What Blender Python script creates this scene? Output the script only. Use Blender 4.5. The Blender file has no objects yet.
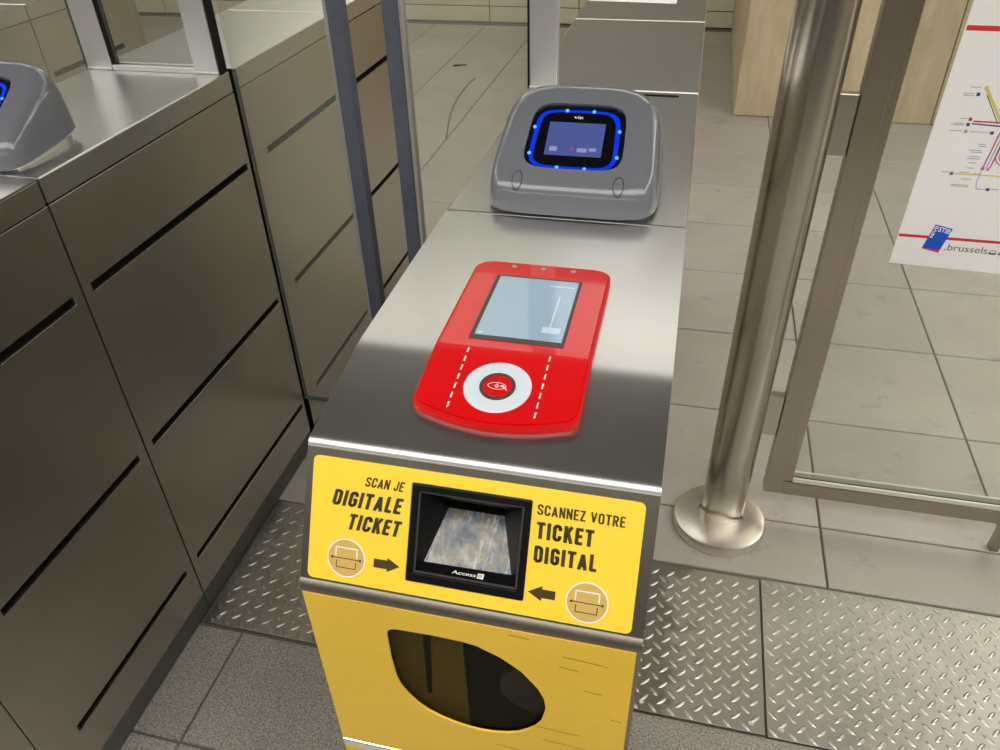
import bpy, bmesh, math, random
from mathutils import Vector, Matrix
from mathutils.geometry import tessellate_polygon
random.seed(7)
S = bpy.context.scene
COL = S.collection
PI = math.pi

# ------------------------------------------------------------------ camera
PITCH, YAW, ROLL, FPX = math.radians(36.674), math.radians(14.275), math.radians(1.806), 772.8
cam_d = bpy.data.cameras.new('camera')
cam = bpy.data.objects.new('camera', cam_d)
COL.objects.link(cam)
fw = Vector((-math.sin(YAW) * math.cos(PITCH), math.cos(YAW) * math.cos(PITCH), -math.sin(PITCH)))
rt = Vector((math.cos(YAW), math.sin(YAW), 0))
dn = fw.cross(rt)
r2 = math.cos(ROLL) * rt + math.sin(ROLL) * dn
d2 = -math.sin(ROLL) * rt + math.cos(ROLL) * dn
mw = Matrix((r2, -d2, -fw)).transposed().to_4x4()
mw.translation = (0, 0, 1.6)
cam.matrix_world = mw
cam_d.sensor_fit = 'HORIZONTAL'
cam_d.sensor_width = 36
cam_d.lens = 36 * FPX / 1000
cam_d.clip_start = 0.02
S.camera = cam

# ------------------------------------------------------------------ world, exposure
W = bpy.data.worlds.new('world')
S.world = W
W.use_nodes = True
W.node_tree.nodes['Background'].inputs[0].default_value = (0.9, 0.95, 1, 1)
W.node_tree.nodes['Background'].inputs[1].default_value = 0.15
S.view_settings.view_transform = 'Standard'
S.view_settings.look = 'None'
S.view_settings.exposure = 0.0
S.view_settings.gamma = 1
CEIL = 2.6
# rows of ceiling lights: (y, depth, emission of the diffuser)
ROWS = [(2.72, 0.9, 2.3), (-0.35, 0.9, 5.0), (-3.2, 0.6, 3.5), (6.6, 0.2, 1.5)]
# unseen fill strips added to brighten the floor beside the gates: (x, width, y from, y to, emission)
FILL_LANES = [(2.5, 0.6, 0.2, 6.9, 7.0), (-4.2, 0.6, -0.5, 3.0, 7.0), (-2.3, 0.5, 3.8, 6.8, 5.0)]

# ------------------------------------------------------------------ materials
def nodes(name):
    m = bpy.data.materials.new(name)
    m.use_nodes = True
    nt = m.node_tree
    return m, nt, nt.nodes['Principled BSDF']

def simple(name, col, rough=0.5, metal=0.0, coat=0.0, emit=None, es=0.0, spec=None):
    m, nt, b = nodes(name)
    b.inputs['Base Color'].default_value = (*col, 1)
    b.inputs['Roughness'].default_value = rough
    b.inputs['Metallic'].default_value = metal
    b.inputs['Coat Weight'].default_value = coat
    b.inputs['Coat Roughness'].default_value = 0.04
    if spec is not None: b.inputs['Specular IOR Level'].default_value = spec
    if emit:
        b.inputs['Emission Color'].default_value = (*emit, 1)
        b.inputs['Emission Strength'].default_value = es
    return m

def N(nt, t, **kw):
    n = nt.nodes.new(t)
    for k, v in kw.items():
        if k in n.inputs: n.inputs[k].default_value = v
        else: setattr(n, k, v)
    return n

def ramp(nt, pts):
    r = nt.nodes.new('ShaderNodeValToRGB')
    e = r.color_ramp.elements
    while len(e) < len(pts): e.new(0.5)
    for i, (p, c) in enumerate(pts):
        e[i].position = p
        e[i].color = (*c, 1) if len(c) == 3 else c
    return r

def coords(nt, scale, kind='Object'):
    tc = nt.nodes.new('ShaderNodeTexCoord')
    mp = nt.nodes.new('ShaderNodeMapping')
    mp.inputs['Scale'].default_value = scale
    nt.links.new(tc.outputs[kind], mp.inputs[0])
    return mp

def noise_val(nt, scale3, sc=1.0, detail=4, rough=0.6):
    mp = coords(nt, scale3)
    n = N(nt, 'ShaderNodeTexNoise', Scale=sc, Detail=detail, Roughness=rough)
    nt.links.new(mp.outputs[0], n.inputs['Vector'])
    return n.outputs['Fac']

def steel(name, col, r0=0.22, r1=0.4, brush=(4, 4, 260), stain=0.12, bump=0.02, blotch=2.5):
    m, nt, b = nodes(name)
    L = nt.links.new
    b.inputs['Metallic'].default_value = 1
    big = noise_val(nt, (1, 1, 1), blotch, 5, 0.65)
    fine = noise_val(nt, brush, 1.0, 3, 0.6)
    mix = N(nt, 'ShaderNodeMath', operation='MULTIPLY_ADD')
    L(fine, mix.inputs[0]); mix.inputs[1].default_value = 0.35
    L(big, mix.inputs[2])
    mr = N(nt, 'ShaderNodeMapRange')
    mr.inputs['From Min'].default_value = 0.4; mr.inputs['From Max'].default_value = 0.95
    mr.inputs['To Min'].default_value = r0; mr.inputs['To Max'].default_value = r1
    L(mix.outputs[0], mr.inputs['Value'])
    L(mr.outputs[0], b.inputs['Roughness'])
    c0 = tuple(c * (1 - stain) for c in col)
    c1 = tuple(min(1, c * (1 + stain)) for c in col)
    rp = ramp(nt, [(0.3, c0), (0.7, c1)])
    L(big, rp.inputs[0]); L(rp.outputs[0], b.inputs['Base Color'])
    if bump:
        bp = N(nt, 'ShaderNodeBump', Strength=bump, Distance=0.002)
        L(fine, bp.inputs['Height']); L(bp.outputs[0], b.inputs['Normal'])
    return m

def glass(name, tint, haze=0.03, refl=1.0):
    m = bpy.data.materials.new(name); m.use_nodes = True
    nt = m.node_tree; L = nt.links.new
    nt.nodes.remove(nt.nodes['Principled BSDF'])
    out = nt.nodes['Material Output']
    tr = N(nt, 'ShaderNodeBsdfTransparent'); tr.inputs[0].default_value = (*tint, 1)
    df = N(nt, 'ShaderNodeBsdfDiffuse'); df.inputs[0].default_value = (.75, .76, .72, 1)
    gl = N(nt, 'ShaderNodeBsdfGlossy'); gl.inputs['Roughness'].default_value = 0.02
    fr = N(nt, 'ShaderNodeFresnel'); geo = nt.nodes.new('ShaderNodeNewGeometry')
    ior = N(nt, 'ShaderNodeMapRange'); ior.inputs['To Min'].default_value = 1.45; ior.inputs['To Max'].default_value = 1 / 1.45
    L(geo.outputs['Backfacing'], ior.inputs['Value']); L(ior.outputs[0], fr.inputs['IOR'])
    mm = N(nt, 'ShaderNodeMath', operation='MULTIPLY'); mm.inputs[1].default_value = refl
    L(fr.outputs[0], mm.inputs[0])
    a = N(nt, 'ShaderNodeMixShader'); a.inputs[0].default_value = haze
    L(tr.outputs[0], a.inputs[1]); L(df.outputs[0], a.inputs[2])
    c = N(nt, 'ShaderNodeMixShader')
    L(mm.outputs[0], c.inputs[0]); L(a.outputs[0], c.inputs[1]); L(gl.outputs[0], c.inputs[2])
    L(c.outputs[0], out.inputs[0])
    return m

def mottled(name, c0, c1, scale=3.0, rough=0.5, speck=0.0, speck_scale=250, var=0.0, bump=0.0, p0=0.3, p1=0.7, stretch=(1, 1, 1), spec=0.4, dirt=0.0):
    """stone, tile and painted surfaces: broad mottling, optional fine speckle, stains and a shift per piece"""
    m, nt, b = nodes(name)
    L = nt.links.new
    geo = nt.nodes.new('ShaderNodeNewGeometry')
    mp = nt.nodes.new('ShaderNodeMapping'); mp.inputs['Scale'].default_value = stretch
    L(geo.outputs['Position'], mp.inputs[0])
    n1 = N(nt, 'ShaderNodeTexNoise', Scale=scale, Detail=6, Roughness=0.62)
    L(mp.outputs[0], n1.inputs['Vector'])
    rp = ramp(nt, [(p0, c0), (p1, c1)])
    L(n1.outputs['Fac'], rp.inputs[0])
    col = rp.outputs[0]
    if speck:
        n2 = N(nt, 'ShaderNodeTexNoise', Scale=speck_scale, Detail=2, Roughness=0.7)
        L(geo.outputs['Position'], n2.inputs['Vector'])
        r2_ = ramp(nt, [(0.32, (1 - speck,) * 3), (0.5, (1, 1, 1)), (0.68, (1 + speck,) * 3)])
        L(n2.outputs['Fac'], r2_.inputs[0])
        mx = N(nt, 'ShaderNodeMix', data_type='RGBA', blend_type='MULTIPLY'); mx.inputs[0].default_value = 1
        L(col, mx.inputs[6]); L(r2_.outputs[0], mx.inputs[7]); col = mx.outputs[2]
        if bump:
            bp = N(nt, 'ShaderNodeBump', Strength=bump, Distance=0.001)
            L(n2.outputs['Fac'], bp.inputs['Height']); L(bp.outputs[0], b.inputs['Normal'])
    if dirt:
        n3 = N(nt, 'ShaderNodeTexNoise', Scale=9.0, Detail=7, Roughness=0.7)
        L(geo.outputs['Position'], n3.inputs['Vector'])
        r3 = ramp(nt, [(0.28, (1 - dirt,) * 3), (0.42, (1, 1, 1))])
        L(n3.outputs['Fac'], r3.inputs[0])
        mx = N(nt, 'ShaderNodeMix', data_type='RGBA', blend_type='MULTIPLY'); mx.inputs[0].default_value = 1
        L(col, mx.inputs[6]); L(r3.outputs[0], mx.inputs[7]); col = mx.outputs[2]
    if var:
        oi = nt.nodes.new('ShaderNodeObjectInfo')
        mr = N(nt, 'ShaderNodeMapRange')
        mr.inputs['To Min'].default_value = 1 - var; mr.inputs['To Max'].default_value = 1 + var
        L(oi.outputs['Random'], mr.inputs['Value'])
        mx = N(nt, 'ShaderNodeMix', data_type='RGBA', blend_type='MULTIPLY'); mx.inputs[0].default_value = 1
        L(col, mx.inputs[6]); L(mr.outputs[0], mx.inputs[7]); col = mx.outputs[2]
    L(col, b.inputs['Base Color'])
    b.inputs['Roughness'].default_value = rough
    b.inputs['Specular IOR Level'].default_value = spec
    return m

M = {}
M['steel'] = steel('brushed steel', (.56, .53, .47), .29, .35, (3, 3, 3), .07, .0, 1.6)
M['steel_top'] = steel('worn steel top', (.60, .595, .575), .29, .33, (3, 3, 3), .05, .0, 3)
M['steel_post'] = steel('steel tube', (.48, .45, .395), .20, .23, (60, 60, 2), .03, .0, 2)
_nt = M['steel_post'].node_tree
_tg = N(_nt, 'ShaderNodeTangent', direction_type='RADIAL', axis='Z')
_b = _nt.nodes['Principled BSDF']
_nt.links.new(_tg.outputs[0], _b.inputs['Tangent'])
_b.inputs['Anisotropic'].default_value = .7
_b.inputs['Anisotropic Rotation'].default_value = .25
M['steel_flange'] = steel('steel flange', (.78, .75, .69), .29, .33, (80, 80, 80), .03, .0, 4)
M['steel_frame'] = steel('steel frame', (.43, .39, .32), .29, .37, (30, 30, 4), .06, .0, 3)
M['aluminium'] = simple('satin aluminium', (.66, .66, .66), .42, .85)
M['steel_lip'] = steel('satin steel lip', (.24, .22, .18), .45, .55, (3, 3, 3), .05, .0, 3)
M['steel_dimmed'] = steel('dimmed steel border', (.28, .26, .22), .34, .42, (3, 3, 3), .05, .0, 3)  # dark base colour stands in for the dim surroundings this steel reflects
M['chrome'] = simple('chrome strip', (.85, .84, .82), .12, 1)
M['gap'] = simple('dark gap', (.004, .004, .0035), .8, spec=.05)  # near-black colour stands in for the shade inside slots and gaps
M['plinth'] = simple('grey green plinth', (.16, .165, .145), .5, .5)
M['tread'] = steel('tread plate steel', (.40, .375, .34), .40, .54, (90, 90, 90), .22, .02, 5)
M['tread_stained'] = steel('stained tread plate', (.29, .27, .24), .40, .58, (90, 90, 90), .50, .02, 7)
def stained():
    m = M['tread_stained']; nt = m.node_tree; L = nt.links.new; b = nt.nodes['Principled BSDF']
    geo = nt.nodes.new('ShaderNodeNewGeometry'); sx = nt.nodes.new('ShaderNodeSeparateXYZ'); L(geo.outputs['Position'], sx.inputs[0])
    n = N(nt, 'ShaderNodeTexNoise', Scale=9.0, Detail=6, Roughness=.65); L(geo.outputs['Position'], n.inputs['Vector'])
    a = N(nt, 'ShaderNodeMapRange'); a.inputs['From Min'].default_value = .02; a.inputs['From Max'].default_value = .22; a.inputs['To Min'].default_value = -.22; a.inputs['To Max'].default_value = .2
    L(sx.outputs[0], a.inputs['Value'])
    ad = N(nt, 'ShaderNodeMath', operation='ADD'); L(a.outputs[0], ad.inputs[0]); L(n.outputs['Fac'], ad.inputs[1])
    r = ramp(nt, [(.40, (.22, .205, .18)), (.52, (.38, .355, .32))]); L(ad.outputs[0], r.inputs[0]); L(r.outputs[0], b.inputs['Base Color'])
stained()
M['lozenge'] = simple('worn lozenge steel', (.56, .53, .48), .40, 1)
M['lozenge_dull'] = simple('dull lozenge steel', (.42, .40, .37), .46, 1)
M['tread_old'] = steel('tread plate worn', (.36, .34, .31), .36, .55, (90, 90, 90), .25, .04, 7)
M['yellow_label'] = simple('yellow label', (.93, .66, .055), .35)
M['yellow_dimmed'] = mottled('dimmed yellow front', (.80, .52, .035), (.88, .585, .045), 6, .33)  # same yellow as the label, with the front's dimmer light in the colour
M['ink'] = simple('brown black print', (.055, .04, .01), .5)
M['tan'] = simple('tan print', (.62, .42, .12), .4)
M['white_print'] = simple('white print', (.88, .88, .86), .45)
M['black'] = simple('black plastic', (.004, .004, .0045), .4, spec=.2)
M['black_matte'] = simple('matte black', (.006, .006, .006), .6, spec=.2)
M['olive'] = simple('olive floor reflection', (.22, .165, .014), .5)  # colour of the floor reflected in the tear-drop window
M['smoke'] = glass('smoked glass', (.72, .70, .64), 0.0, .18)
M['lens'] = simple('dark lens', (.03, .03, .031), .3)
M['red'] = simple('red reader', (.60, .002, .004), .3, coat=.45, spec=.3)
M['red_edge'] = simple('red edge', (.60, .006, .006), .4, spec=.2)
M['reader_ring'] = simple('pale ring', (.60, .66, .73), .45)
M['dark_grey'] = simple('dark grey bezel', (.05, .045, .045), .4)
M['lcd'] = simple('reader display', (.18, .26, .33), .08, emit=(.28, .40, .50), es=.36)  # slight glow stands in for the reflection on the unlit display
M['lcd_mark'] = simple('reader display mark', (.3, .38, .45), .1, emit=(.5, .62, .7), es=.42)
M['sensor'] = simple('sensor hole', (.35, .33, .3), .3)
M['grey_plastic'] = simple('grey plastic', (.165, .175, .20), .16, coat=.3)
M['grey_plastic2'] = simple('grey plastic cover', (.17, .18, .205), .18, coat=.3)
M['seam'] = simple('dark seam', (.03, .03, .035), .5)
M['blue_ring'] = simple('blue light ring', (.0, .01, .1), .3, emit=(.0, .035, .9), es=.8)
M['blue_led'] = simple('blue light spot', (.1, .3, .8), .3, emit=(.04, .26, 1.0), es=1.3)
M['navy'] = simple('bezel', (.003, .005, .02), .2, coat=.5)
M['screen_black'] = simple('black glass', (.004, .004, .006), .06)
M['screen'] = simple('display', (.02, .03, .06), .1, emit=(.07, .09, .31), es=.8)
M['screen_mark'] = simple('display mark', (.1, .1, .2), .2, emit=(.22, .27, .52), es=.8)
M['screen_red'] = simple('display red mark', (.2, .02, .02), .2, emit=(.5, .05, .12), es=.6)
M['rubber'] = mottled('blue grey rubber', (.085, .095, .13), (.115, .125, .165), 14, .55)
M['paper'] = mottled('poster paper', (.90, .895, .90), (.94, .935, .94), 5, .55)
M['p_red'] = simple('red print', (.70, .03, .035), .5)
M['p_blue'] = simple('blue print', (.0, .09, .62), .5)
M['p_grey'] = simple('grey print', (.13, .13, .13), .5)
M['p_pale'] = simple('pale grey print', (.42, .42, .43), .5)
M['p_yellow'] = simple('yellow print', (.75, .62, .12), .5)
M['p_navy'] = simple('navy print', (.05, .08, .22), .5)
M['p_purple'] = simple('purple print', (.42, .14, .34), .5)
M['p_orange'] = simple('orange print', (.72, .27, .08), .5)
M['p_lilac'] = simple('lilac print', (.45, .48, .68), .5)
M['p_pink'] = simple('pink print', (.85, .25, .35), .5)
M['glass'] = glass('clear glass', (.93, .95, .92), .035)
M['glass_door'] = glass('door glass', (.93, .94, .89), .09)
M['glass_edge'] = simple('green glass edge', (.045, .10, .075), .15)
M['clear_bead'] = simple('white bead', (.72, .70, .64), .4)
M['tile'] = mottled('floor tile', (.39, .36, .325), (.47, .435, .395), 2.5, .42, .10, 420, .05, 0, .3, .7, dirt=.3)
M['tile_near'] = mottled('granular floor tile', (.26, .24, .212), (.34, .315, .28), 5, .6, .55, 240, .05, .15, .3, .7, dirt=.15)
M['grout'] = simple('grout', (.15, .137, .12), .8)
M['stone'] = mottled('beige stone', (.50, .40, .25), (.66, .55, .37), 5, .45, .05, 160, .04, 0, .3, .7, (3, 3, .7))
M['stone_pale'] = mottled('pale beige stone', (.66, .60, .44), (.76, .70, .54), 4, .5, .04, 160, .04, 0, .3, .7)
M['wall'] = simple('wall', (.42, .36, .27), .7)
M['mortar'] = simple('mortar', (.10, .085, .065), .8)
M['ceiling'] = simple('ceiling', (.07, .058, .034), .8)
M['lamp_body'] = simple('lamp body', (.5, .5, .5), .5)

def scan_glass():
    m, nt, b = nodes('scratched scanner window')
    L = nt.links.new
    n1 = noise_val(nt, (1, 1, 1), 55, 6, .7)
    mp = coords(nt, (160, 40, 20)); mp.inputs['Rotation'].default_value = (0, 0, .75)
    n2 = N(nt, 'ShaderNodeTexNoise', Scale=1.0, Detail=4, Roughness=.7)
    L(mp.outputs[0], n2.inputs['Vector'])
    r1 = ramp(nt, [(.36, (.025, .034, .055)), (.47, (.10, .12, .15)), (.55, (.16, .135, .08)), (.68, (.30, .30, .30))])
    L(n1, r1.inputs[0])
    r2_ = ramp(nt, [(.52, (0, 0, 0)), (.72, (1, 1, 1))]); L(n2.outputs['Fac'], r2_.inputs[0])
    mx = N(nt, 'ShaderNodeMix', data_type='RGBA'); L(r2_.outputs[0], mx.inputs[0])
    L(r1.outputs[0], mx.inputs[6]); mx.inputs[7].default_value = (.42, .45, .50, 1)
    L(mx.outputs[2], b.inputs['Base Color'])
    b.inputs['Roughness'].default_value = .2
    return m
M['scan_glass'] = scan_glass()

# ------------------------------------------------------------------ geometry helpers
ORG = {}

class G:
    def __init__(s): s.v = []; s.f = []
    def add(s, vs, fs):
        k = len(s.v); s.v += [tuple(v) for v in vs]; s.f += [tuple(i + k for i in f) for f in fs]; return s
    def box(s, x0, x1, y0, y1, z0, z1):
        vs = [(x, y, z) for x in (x0, x1) for y in (y0, y1) for z in (z0, z1)]
        return s.add(vs, [(0, 1, 3, 2), (4, 6, 7, 5), (0, 4, 5, 1), (2, 3, 7, 6), (0, 2, 6, 4), (1, 5, 7, 3)])
    def plate(s, outer, holes=(), t=0.004, fn=None, base=0.0):
        """flat plate with holes; fn(u, v, d) gives the point, d runs from base (front) to base - t (back)"""
        loops = [list(outer)] + [list(h) for h in holes]
        flat = [p for l in loops for p in l]
        tris = tessellate_polygon([[Vector((p[0], p[1], 0)) for p in l] for l in loops])
        n = len(flat)
        vs = [fn(u, v, base) for u, v in flat] + [fn(u, v, base - t) for u, v in flat]
        fs = [tuple(q) for q in tris] + [tuple(i + n for i in q[::-1]) for q in tris]
        k = 0
        for l in loops:
            m = len(l)
            for i in range(m):
                a, b = k + i, k + (i + 1) % m
                fs.append((a, b, b + n, a + n))
            k += m
        return s.add(vs, fs)
    def rings(s, rs, cap0=True, cap1=True):
        n = len(rs[0]); vs = [p for r in rs for p in r]; fs = []
        for k in range(len(rs) - 1):
            for i in range(n):
                j = (i + 1) % n
                fs.append((k * n + i, k * n + j, (k + 1) * n + j, (k + 1) * n + i))
        if cap0: fs.append(tuple(range(n))[::-1])
        if cap1: fs.append(tuple(range((len(rs) - 1) * n, len(rs) * n)))
        return s.add(vs, fs)
    def lathe(s, cx, cy, prof, n=48, cap0=True, cap1=True):
        return s.rings([[(cx + r * math.cos(2 * PI * i / n), cy + r * math.sin(2 * PI * i / n), z) for i in range(n)] for r, z in prof], cap0, cap1)
    def extrude(s, prof, x0, x1):
        """closed profile of (y, z) points run from x0 to x1"""
        n = len(prof)
        vs = [(x0, y, z) for y, z in prof] + [(x1, y, z) for y, z in prof]
        fs = [(i, (i + 1) % n, (i + 1) % n + n, i + n) for i in range(n)]
        tr = tessellate_polygon([[Vector((y, z, 0)) for y, z in prof]])
        fs += [tuple(q) for q in tr] + [tuple(i + n for i in q[::-1]) for q in tr]
        return s.add(vs, fs)

def mk(name, g, mat, parent=None, bevel=0.0, smooth=False, seg=2, org=None):
    me = bpy.data.meshes.new(name)
    o0 = ORG.get(parent.name, Vector((0, 0, 0))) if parent else (Vector(org) if org else Vector((0, 0, 0)))
    bm = bmesh.new()
    vs = [bm.verts.new(Vector(v) - o0) for v in g.v]
    for f in g.f:
        try: bm.faces.new([vs[i] for i in f])
        except ValueError: pass
    bmesh.ops.recalc_face_normals(bm, faces=bm.faces)
    bm.to_mesh(me); bm.free()
    me.materials.append(M[mat])
    o = bpy.data.objects.new(name, me)
    COL.objects.link(o)
    if parent: o.parent = parent
    else: o.location = o0
    ORG[o.name] = o0
    if bevel:
        b = o.modifiers.new('edge', 'BEVEL'); b.width = bevel; b.segments = seg
        b.limit_method = 'ANGLE'; b.angle_limit = math.radians(28); b.harden_normals = False
    if smooth:
        me.polygons.foreach_set('use_smooth', [True] * len(me.polygons))
        me.set_sharp_from_angle(angle=math.radians(38))
    return o

def tag(o, label, cat, group=None, kind=None):
    o['label'] = label; o['category'] = cat
    if group: o['group'] = group
    if kind: o['kind'] = kind
    return o

def thing(name, label, cat, loc, group=None):
    o = bpy.data.objects.new(name, None)
    o.empty_display_size = .05
    COL.objects.link(o); o.location = loc
    ORG[o.name] = Vector(loc)
    return tag(o, label, cat, group)

def copy_tree(o, parent=None):
    c = o.copy(); COL.objects.link(c); c.parent = parent
    for ch in list(o.children): copy_tree(ch, c)
    return c

def structure(o): o['kind'] = 'structure'; return o

_txt = {}
def text_shape(s, bold):
    if (s, bold) in _txt: return _txt[(s, bold)]
    cu = bpy.data.curves.new('lettering', 'FONT'); cu.body = s; cu.offset = bold; cu.resolution_u = 3
    o = bpy.data.objects.new('lettering', cu); COL.objects.link(o)
    bpy.context.view_layer.update()
    dg = bpy.context.evaluated_depsgraph_get()
    me = bpy.data.meshes.new_from_object(o.evaluated_get(dg))
    V = [(v.co.x, v.co.y) for v in me.vertices]; F = [tuple(p.vertices) for p in me.polygons]
    bpy.data.objects.remove(o); bpy.data.meshes.remove(me); bpy.data.curves.remove(cu)
    _txt[(s, bold)] = (V, F); return V, F

def lettering(s, u0, u1, v0, v1, fn, mat, parent, bold=0.0, shear=0.0, name='lettering'):
    """text fitted in a box; v0 is the baseline side, v1 the cap side; fn(u, v) gives the point"""
    V, F = text_shape(s, bold)
    xa, xb = min(p[0] for p in V), max(p[0] for p in V); ya, yb = min(p[1] for p in V), max(p[1] for p in V)
    g = G()
    vs = []
    for x, y in V:
        q = (y - ya) / (yb - ya)
        sh = abs(v1 - v0) * shear
        vs.append(fn(u0 + (x - xa) / (xb - xa) * (u1 - u0 - sh * (1 if u1 > u0 else -1)) + sh * q * (1 if u1 > u0 else -1), v0 + q * (v1 - v0)))
    g.add(vs, F)
    return mk(name, g, mat, parent)

def arc(cx, cy, rx, ry, a0, a1, n=7):
    return [(cx + rx * math.cos(math.radians(a0 + (a1 - a0) * k / n)), cy + ry * math.sin(math.radians(a0 + (a1 - a0) * k / n))) for k in range(n + 1)]

def glyph(ch, t):
    """centre lines of narrow sign capitals: (width, strokes) in cap heights"""
    w, h = .47, t / 2
    l, r, b, T = h, w - h, h, 1 - h
    rx = (r - l) / 2; cx = (l + r) / 2; ry = rx * .95
    top = arc(cx, T - ry, rx, ry, 0, 180); bot = arc(cx, b + ry, rx, ry, 180, 360)
    if ch == ' ': return .2, []
    if ch == 'I': return t, [[(h, 0), (h, 1)]]
    if ch == 'L': return .38, [[(l, 1), (l, b), (.38, b)]]
    if ch == 'E': return .40, [[(.40, T), (l, T), (l, b), (.40, b)], [(l, .51), (.36, .51)]]
    if ch == 'T': return .44, [[(0, T), (.44, T)], [(.22, 1), (.22, 0)]]
    if ch == 'O': return w, [top + bot + [top[0]]]
    if ch == 'C': return w, [[(r, .65)] + top + bot + [(r, .35)]]
    if ch == 'G': return w, [[(r, .68)] + top + bot + [(r, .47), (cx, .47)]]
    if ch == 'D': return w, [[(l, b), (l, T), (cx, T)] + arc(cx, T - ry, rx, ry, 90, 0) + arc(cx, b + ry, rx, ry, 0, -90) + [(l, b)]]
    if ch == 'S': return w, [[(r, .70)] + top + [(l, .68)] + [(l + .02, .60), (cx, .50), (r - .02, .40)] + [(r, .32)] + bot[::-1] + [(l, .30)]]
    if ch == 'A': return .50, [[(h * .9, 0), (.25, T)], [(.25, T), (.5 - h * .9, 0)], [(.12, .27), (.38, .27)]]
    if ch == 'V': return .50, [[(h * .9, 1), (.25, b)], [(.25, b), (.5 - h * .9, 1)]]
    if ch == 'N': return w, [[(l, 0), (l, 1)], [(l, T), (r, b)], [(r, 0), (r, 1)]]
    if ch == 'J': return .40, [[(.40 - h, 1), (.40 - h, b + ry)] + arc(.20, b + ry, .20 - h, ry, 0, -180) + [(h, .32)]]
    if ch == 'K': return w, [[(l, 0), (l, 1)], [(l, .38), (r + .01, 1)], [(l + .13, .55), (r + .02, 0)]]
    if ch == 'Z': return .42, [[(.02, T), (.42 - h, T), (h, b), (.42, b)]]
    if ch == 'R': return w, [[(l, 0), (l, T), (cx, T)] + arc(cx, T - .22, rx, .22, 90, -90) + [(l, T - .44)], [(cx, T - .44), (r + .01, 0)]]
    return w, []

def sign_text(s, u0, u1, v0, v1, fn, mat, parent, t, shear=0.0):
    lay = []; x = 0
    for ch in s:
        w, st = glyph(ch, t); lay.append((x, st)); x += w + .105
    x -= .105
    H = v1 - v0; sh = abs(H) * shear; sx = (u1 - u0 - sh) / x
    f = lambda p: fn(u0 + p[0] * sx + sh * p[1], v0 + p[1] * H)
    g = G()
    for ox, st in lay:
        for line in st:
            P_ = [(a + ox, b) for a, b in line]
            for a, b in zip(P_[:-1], P_[1:]):
                d = Vector((b[0] - a[0], b[1] - a[1])); L_ = d.length
                if L_ < 1e-6: continue
                n = Vector((-d.y, d.x)) / L_ * t / 2
                g.add([f((a[0] + n.x, a[1] + n.y)), f((b[0] + n.x, b[1] + n.y)), f((b[0] - n.x, b[1] - n.y)), f((a[0] - n.x, a[1] - n.y))], [(0, 1, 2, 3)])
            for c in P_[1:-1]:
                g.add([f((c[0] + t / 2 * math.cos(PI * k / 4), c[1] + t / 2 * math.sin(PI * k / 4))) for k in range(8)], [tuple(range(8))])
    return mk('lettering', g, mat, parent)

def ribbon(pts, w, fn):
    g = G()
    for (a, b) in zip(pts[:-1], pts[1:]):
        d = Vector((b[0] - a[0], b[1] - a[1])); L = d.length
        if L < 1e-6: continue
        n = Vector((-d.y, d.x)) / L * w / 2
        g.add([fn(a[0] + n.x, a[1] + n.y), fn(b[0] + n.x, b[1] + n.y), fn(b[0] - n.x, b[1] - n.y), fn(a[0] - n.x, a[1] - n.y)], [(0, 1, 2, 3)])
    return g

def circle(cx, cy, r, n=40, ry=None): return [(cx + r * math.cos(2 * PI * i / n), cy + (ry or r) * math.sin(2 * PI * i / n)) for i in range(n)]
def rect(a, b, c, d): return [(a, c), (b, c), (b, d), (a, d)]
def rrect(a, b, c, d, r, n=6):
    out = []
    for cx, cy, a0 in ((b - r, d - r, 0), (a + r, d - r, 90), (a + r, c + r, 180), (b - r, c + r, 270)):
        for k in range(n + 1):
            t = math.radians(a0 + 90 * k / n); out.append((cx + r * math.cos(t), cy + r * math.sin(t)))
    return out

# ------------------------------------------------------------------ the room
PITCH_T = 0.4625
floor = structure(mk('floor', G().box(-7, 5, -9, 7.3, -.08, -.006), 'grout'))
tile_me = {}
def tile(x0, x1, y0, y1, mat):
    j = .0028
    w, d = round(x1 - x0, 4), round(y1 - y0, 4)
    key = (w, d, mat)
    if key not in tile_me:
        g = G(); a, b = w / 2 - j, d / 2 - j; c = .002
        vs = [(-a, -b, -.008), (a, -b, -.008), (a, b, -.008), (-a, b, -.008), (-a, -b, -c), (a, -b, -c), (a, b, -c), (-a, b, -c),
              (-a + c, -b + c, 0), (a - c, -b + c, 0), (a - c, b - c, 0), (-a + c, b - c, 0)]
        g.add(vs, [(8, 9, 10, 11)] + [(i, (i + 1) % 4, (i + 1) % 4 + 4, i + 4) for i in range(4)] + [(i + 4, (i + 1) % 4 + 4, (i + 1) % 4 + 8, i + 8) for i in range(4)])
        o = mk('tile', g, mat, floor)
        tile_me[key] = o
    else:
        o = tile_me[key].copy(); COL.objects.link(o); o.parent = floor
    o.location = ((x0 + x1) / 2, (y0 + y1) / 2, random.uniform(-.0006, .0006))
    return o

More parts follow.
